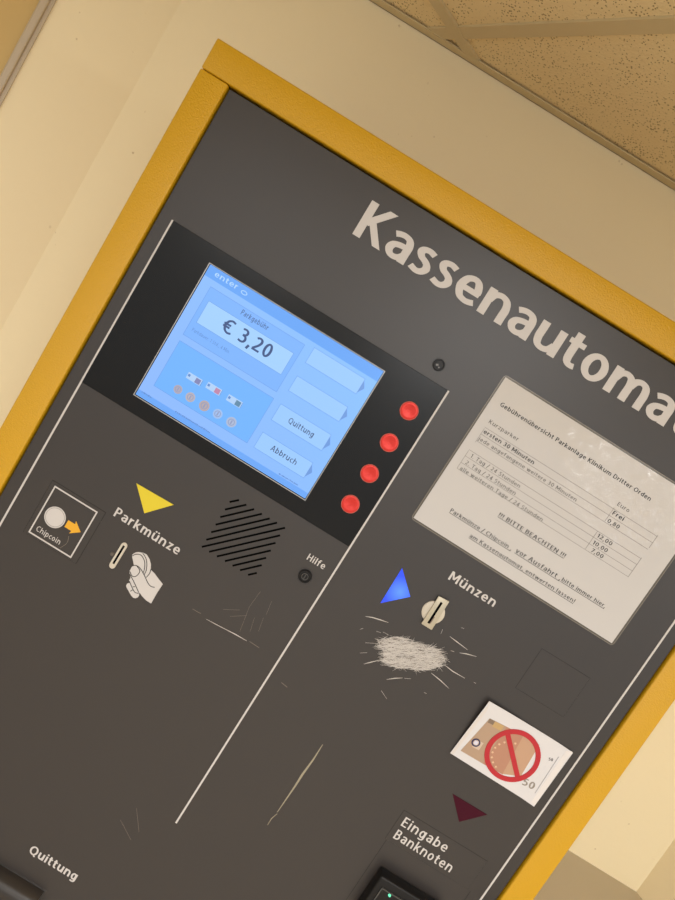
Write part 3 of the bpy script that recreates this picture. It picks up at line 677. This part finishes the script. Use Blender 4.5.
tc = N.new('ShaderNodeTexCoord'); n1 = N.new('ShaderNodeTexNoise'); n1.inputs['Scale'].default_value = 70; n1.inputs['Detail'].default_value = 4; n1.inputs['Distortion'].default_value = 0.8
mp = N.new('ShaderNodeMapping'); mp.inputs['Location'].default_value = (-0.6, 0.0, -0.75); mp.inputs['Scale'].default_value = (9, 9, 13)
gr = N.new('ShaderNodeTexGradient'); gr.gradient_type = 'SPHERICAL'
mu = N.new('ShaderNodeMath'); mu.operation = 'MULTIPLY'; ad = N.new('ShaderNodeMath'); ad.operation = 'ADD'; ad.inputs[1].default_value = 0.03
L.new(tc.outputs['Object'], n1.inputs['Vector']); L.new(tc.outputs['Object'], mp.inputs['Vector']); L.new(mp.outputs['Vector'], gr.inputs['Vector'])
L.new(gr.outputs['Fac'], ad.inputs[0]); L.new(ad.outputs[0], mu.inputs[0]); L.new(n1.outputs['Fac'], mu.inputs[1])
bp = N.new('ShaderNodeBump'); bp.inputs['Strength'].default_value = 1.0; bp.inputs['Distance'].default_value = 0.006
L.new(mu.outputs[0], bp.inputs['Height']); L.new(bp.outputs['Normal'], bsdf(paper).inputs['Coat Normal'])
bm = B(); add_prism(bm, rrect(0, Wd, 0, Ht, 0.005), YS - 0.0007, YS); o = obj('laminate_pouch', bm, film, note); o['label'] = 'clear grey laminate edge'
bm = B(); add_ring(bm, rrect(0, Wd, 0, Ht, 0.005), rrect(0.0008, Wd - 0.0008, 0.0008, Ht - 0.0008, 0.0042), YS - 0.0009, YS - 0.0006); obj('laminate_rim', bm, mat('laminate_rim_film', srgb(122, 114, 104), 0.25), note)
bm = B(); add_prism(bm, [sp(0.0028, 0.0028), sp(Wd - 0.0030, 0.0028), sp(Wd - 0.0030, Ht - 0.0028), sp(0.0028, Ht - 0.0028)], YS - 0.0009, YS - 0.0007); sheet = obj('paper_sheet', bm, paper, note)
ink = mat('black_ink', srgb(26, 24, 24), 0.5); ink2 = mat('grey_ink', srgb(74, 70, 66), 0.5); rule = mat('rule_ink', srgb(128, 122, 116), 0.5)
YP = YS - 0.0009
ang = math.atan2(hx.y, hx.x)
def toloc(px, py): d = Vector(at(px, py)) - O0; return d.dot(hx), d.dot(vx)
def wr(co):
    q = sp(co.x, co.z); return Vector((q[0], co.y, q[1]))
def note_text(s, start, end, cap, M=ink, off=0.0, under=False, drop=0.0):
    a = toloc(*start); b = toloc(*end); zb = (a[1] + b[1]) / 2 + drop
    text('printed_line', s, a[0], b[0], zb, cap, YP - 0.0002, YP, M, sheet, off=off, xf=wr)
    if under:
        bm = B(); add_prism(bm, [sp(a[0], zb - 0.0016), sp(b[0], zb - 0.0016), sp(b[0], zb - 0.0010), sp(a[0], zb - 0.0010)], YP - 0.0002, YP); obj('underline', bm, M, sheet)
note_text('Gebührenübersicht Parkanlage Klinikum Dritter Orden', (499.0, 406.2), (649.6, 500.4), 0.0056, ink, 0.014)
note_text('Kurzparker', (487.6, 423.6), (516.8, 441.6), 0.0052, ink2, drop=0.0009)
note_text('ersten 30 Minuten', (482.2, 433.8), (532.6, 464.6), 0.0054, ink, 0.014, drop=0.0009)
note_text('jede angefangene weitere 30 Minuten', (476.2, 441.8), (575.7, 500.6), 0.0050, ink2, drop=0.0009)
note_text('1. Tag / 24 Stunden', (469.3, 457.8), (518.4, 488.4), 0.0052, ink2, drop=0.0009)
note_text('2. Tag / 24 Stunden', (464.2, 464.4), (514.0, 495.4), 0.0052, ink2, drop=0.0009)
note_text('alle weiteren Tage / 24 Stunden', (458.4, 470.6), (541.4, 521.2), 0.0052, ink2, drop=0.0009)
note_text('Euro', (616.4, 505.2), (627.8, 512.2), 0.0052, ink2)
note_text('Frei', (611.4, 514.2), (622.4, 520.6), 0.0054, ink, 0.014)
note_text('0,80', (606.4, 521.8), (617.8, 528.8), 0.0052, ink, 0.010)
note_text('12,00', (596.0, 536.8), (610.6, 545.4), 0.0052, ink, 0.010)
note_text('10,00', (591.6, 543.6), (606.0, 552.2), 0.0052, ink, 0.010)
note_text('7,00', (590.4, 551.0), (601.4, 558.6), 0.0052, ink, 0.010)
note_text('!!! BITTE BEACHTEN !!!', (497.9, 515.6), (564.0, 557.4), 0.0052, ink, 0.010, True)
note_text('Parkmünze / Chipcoin ,', (449.2, 511.8), (511.0, 549.6), 0.0052, ink, 0.008, True)
note_text('vor Ausfahrt ,', (514.6, 551.8), (559.6, 579.8), 0.0060, ink, 0.008, True)
note_text('bitte immer hier,', (560.8, 580.4), (604.2, 607.6), 0.0052, ink, 0.008, True)
note_text('am Kassenautomat, entwerten lassen!', (468.6, 537.2), (573.8, 602.0), 0.0052, ink, 0.006, True)
bm = B()
def rl(p, q, wd=0.0005):
    a = toloc(*p); b = toloc(*q)
    if abs(a[0] - b[0]) > abs(a[1] - b[1]): zm = (a[1] + b[1]) / 2; a = (a[0], zm); b = (b[0], zm)
    else: xm = (a[0] + b[0]) / 2; a = (xm, a[1]); b = (xm, b[1])
    add_stroke(bm, [sp(*a), sp(*b)], wd, YP - 0.0002, YP)
rl((483.9, 428.2), (657.4, 535.1)); rl((480.0, 435.2), (653.0, 541.4)); rl((475.6, 442.4), (648.6, 547.6)); rl((483.9, 428.2), (475.6, 442.4)); rl((657.4, 535.1), (648.6, 547.6)); rl((613.2, 507), (605.1, 521.5))
rl((468.4, 450.4), (640.9, 557.3)); rl((464.4, 456.6), (637.0, 563.4)); rl((460.6, 462.6), (632.4, 570.4)); rl((457, 468), (628.1, 576.9)); rl((468.4, 450.4), (457, 468)); rl((640.9, 557.3), (628.1, 576.9)); rl((596.6, 530.9), (585.6, 548.8))
obj('table_rules', bm, rule, sheet)

# ------------------------------------------------------------------ paper note: no 50 euro notes
cn = [at(*p) for p in ((488.1, 698.1), (572.3, 751.4), (533.4, 805.2), (450.0, 752.5))]
ctr = Vector((sum(p[0] for p in cn) / 4, sum(p[1] for p in cn) / 4))
ban = thing('banknote_notice', 'small white paper with a crossed out 50 euro banknote stuck low on the machine front', 'notice', (ctr.x, -0.001, ctr.y))
lefte = (Vector(cn[0]) + Vector(cn[3])) / 2; righte = (Vector(cn[1]) + Vector(cn[2])) / 2; ax_ = (righte - lefte); LW = ax_.length; ax_.normalize()
up_ = Vector((-ax_.y, ax_.x))
def lift(x, z):
    d = Vector((x, z)) - lefte; t = d.dot(ax_) / LW; v = d.dot(up_)
    s = max(0.0, 1.0 - t / 0.85); k = max(0.0, min(1.0, 0.55 + v / 0.09))
    return -0.0006 - 0.0075 * s * s * k - 0.0022 * max(0.0, t - 0.85) / 0.15
def bend(bm):
    for v in bm.verts: v.co.y += lift(v.co.x, v.co.z)
    return bm
def grid_quad(bm, q, n, y0, y1):
    g = {}
    for s, y in ((0, y0), (1, y1)):
        for i in range(n + 1):
            for j in range(n + 1):
                u, v = i / n, j / n
                p = (Vector(q[0]) * (1 - u) + Vector(q[1]) * u) * (1 - v) + (Vector(q[3]) * (1 - u) + Vector(q[2]) * u) * v
                g[s, i, j] = bm.verts.new((p.x, y, p.y))
    for s in (0, 1):
        for i in range(n):
            for j in range(n): bm.faces.new((g[s, i, j], g[s, i + 1, j], g[s, i + 1, j + 1], g[s, i, j + 1]))
    for i in range(n):
        for a, b in (((i, 0), (i + 1, 0)), ((i, n), (i + 1, n)), ((0, i), (0, i + 1)), ((n, i), (n, i + 1))):
            bm.faces.new((g[0, *a], g[0, *b], g[1, *b], g[1, *a]))
    return bm
pw = mat('white_paper', srgb(206, 202, 202), 0.6)
bm = B(); grid_quad(bm, cn, 14, -0.0003, 0.0); pp = obj('paper_sheet', bend(bm), pw, ban)
def V(x, y): return at(440 + x / 4.821, 690 + y / 4.821)
def printed(name, px, M, y0=-0.0005, y1=-0.0003, n=8):
    bm = B(); grid_quad(bm, [V(*p) for p in px], n, y0, y1); return obj(name, bend(bm), M, pp)
printed('fold', ((236, 42), (222, 88), (64, 308), (50, 303)), mat('paper_fold', srgb(206, 198, 192), 0.6), -0.0004, -0.0003)
printed('edge_fold', ((604, 290), (634, 290), (452, 552), (436, 536)), mat('paper_fold_right', srgb(214, 207, 203), 0.6), -0.0004, -0.0003)
printed('banknote_print', ((236, 126), (318, 170), (205, 352), (98, 288)), mat('note_left_print', srgb(168, 140, 116), 0.6))
printed('banknote_print', ((318, 170), (400, 216), (300, 404), (205, 352)), mat('note_mid_print', srgb(172, 124, 100), 0.6))
printed('banknote_print', ((400, 216), (478, 262), (388, 414), (300, 402)), mat('note_right_print', srgb(182, 144, 116), 0.6))
printed('banknote_print', ((236, 126), (262, 141), (252, 160), (226, 146)), mat('note_dark_print', srgb(124, 104, 86), 0.6), -0.0007, -0.0005)
printed('banknote_print', ((262, 142), (306, 166), (290, 190), (247, 166)), mat('note_yellow_print', srgb(182, 150, 100), 0.6), -0.0007, -0.0005)
printed('banknote_print', ((175, 232), (208, 250), (186, 285), (153, 268)), mat('note_pale_print', srgb(196, 172, 152), 0.6), -0.0007, -0.0005)
bm = B(); c = V(171, 247); add_ring(bm, circ(*c, 0.0058, 32), circ(*c, 0.0040, 32), -0.0009, -0.0003); o = obj('blue_emblem', bend(bm), mat('navy_print', srgb(28, 32, 78), 0.5), pp)
bm = B(); add_box(bm, c[0] - 0.0026, c[0] + 0.0026, -0.0009, -0.0003, c[1] - 0.0026, c[1] + 0.0026); obj('emblem_centre', bend(bm), mat('pale_print', srgb(206, 202, 216), 0.5), pp)
bm = B()
cc = V(325, 318)
for i in range(9):
    t = math.radians(95 + 20 * i); s = (cc[0] + 0.0205 * math.cos(t), cc[1] + 0.0205 * math.sin(t)); st = []
    for k in range(10):
        r = 0.0021 if k % 2 == 0 else 0.0009; st.append((s[0] + r * math.sin(math.pi * k / 5), s[1] + r * math.cos(math.pi * k / 5)))
    add_prism(bm, st, -0.0008, -0.0003)
obj('star_print', bend(bm), mat('star_print_ink', srgb(216, 180, 148), 0.6), pp)
c = V(348, 312)
bm = B(); n = 72; add_ring(bm, circ(*c, 0.0362, n), circ(*c, 0.0297, n), -0.0012, -0.0003); o = obj('prohibition_ring', bend(bm), mat('red_print', srgb(176, 26, 38), 0.5), pp); o['label'] = 'red ring'
bm = B(); a, b = V(323, 203), V(374, 420); pts = [tuple(Vector(a).lerp(Vector(b), i / 16)) for i in range(17)]
add_stroke(bm, pts, 0.0064, -0.0011, -0.0003); o = obj('prohibition_bar', bend(bm), mat('red_print', (0, 0, 0), 0.5), pp); o['label'] = 'red slanting bar'
t50 = mat('note_brown_ink', srgb(138, 128, 118), 0.6)
def tpx(s, p0, p1, cap, M, off):
    a, b = Vector(V(*p0)), Vector(V(*p1)); d = (b - a); ln = d.length; d.normalize(); nn = Vector((-d.y, d.x))
    def xf(co):
        q = a + d * co.x + nn * co.z; return Vector((q.x, co.y + lift(q.x, q.y), q.y))
    text('printed_number', s, 0, ln, 0, cap, -0.0006, -0.0003, M, pp, off=off, xf=xf)
tpx('50', (392, 452), (446, 478), 0.0098, t50, 0.02)
tpx('50', (521, 336), (541, 341), 0.0038, mat('note_dark_ink', srgb(84, 80, 82), 0.6), 0.03)
bm = B(); a, b = V(570, 318), V(456, 492); add_stroke(bm, [tuple(Vector(a).lerp(Vector(b), i / 8)) for i in range(9)], 0.0006, -0.0006, -0.0003); obj('margin_line', bend(bm), mat('note_margin_ink', srgb(150, 146, 148), 0.6), pp)
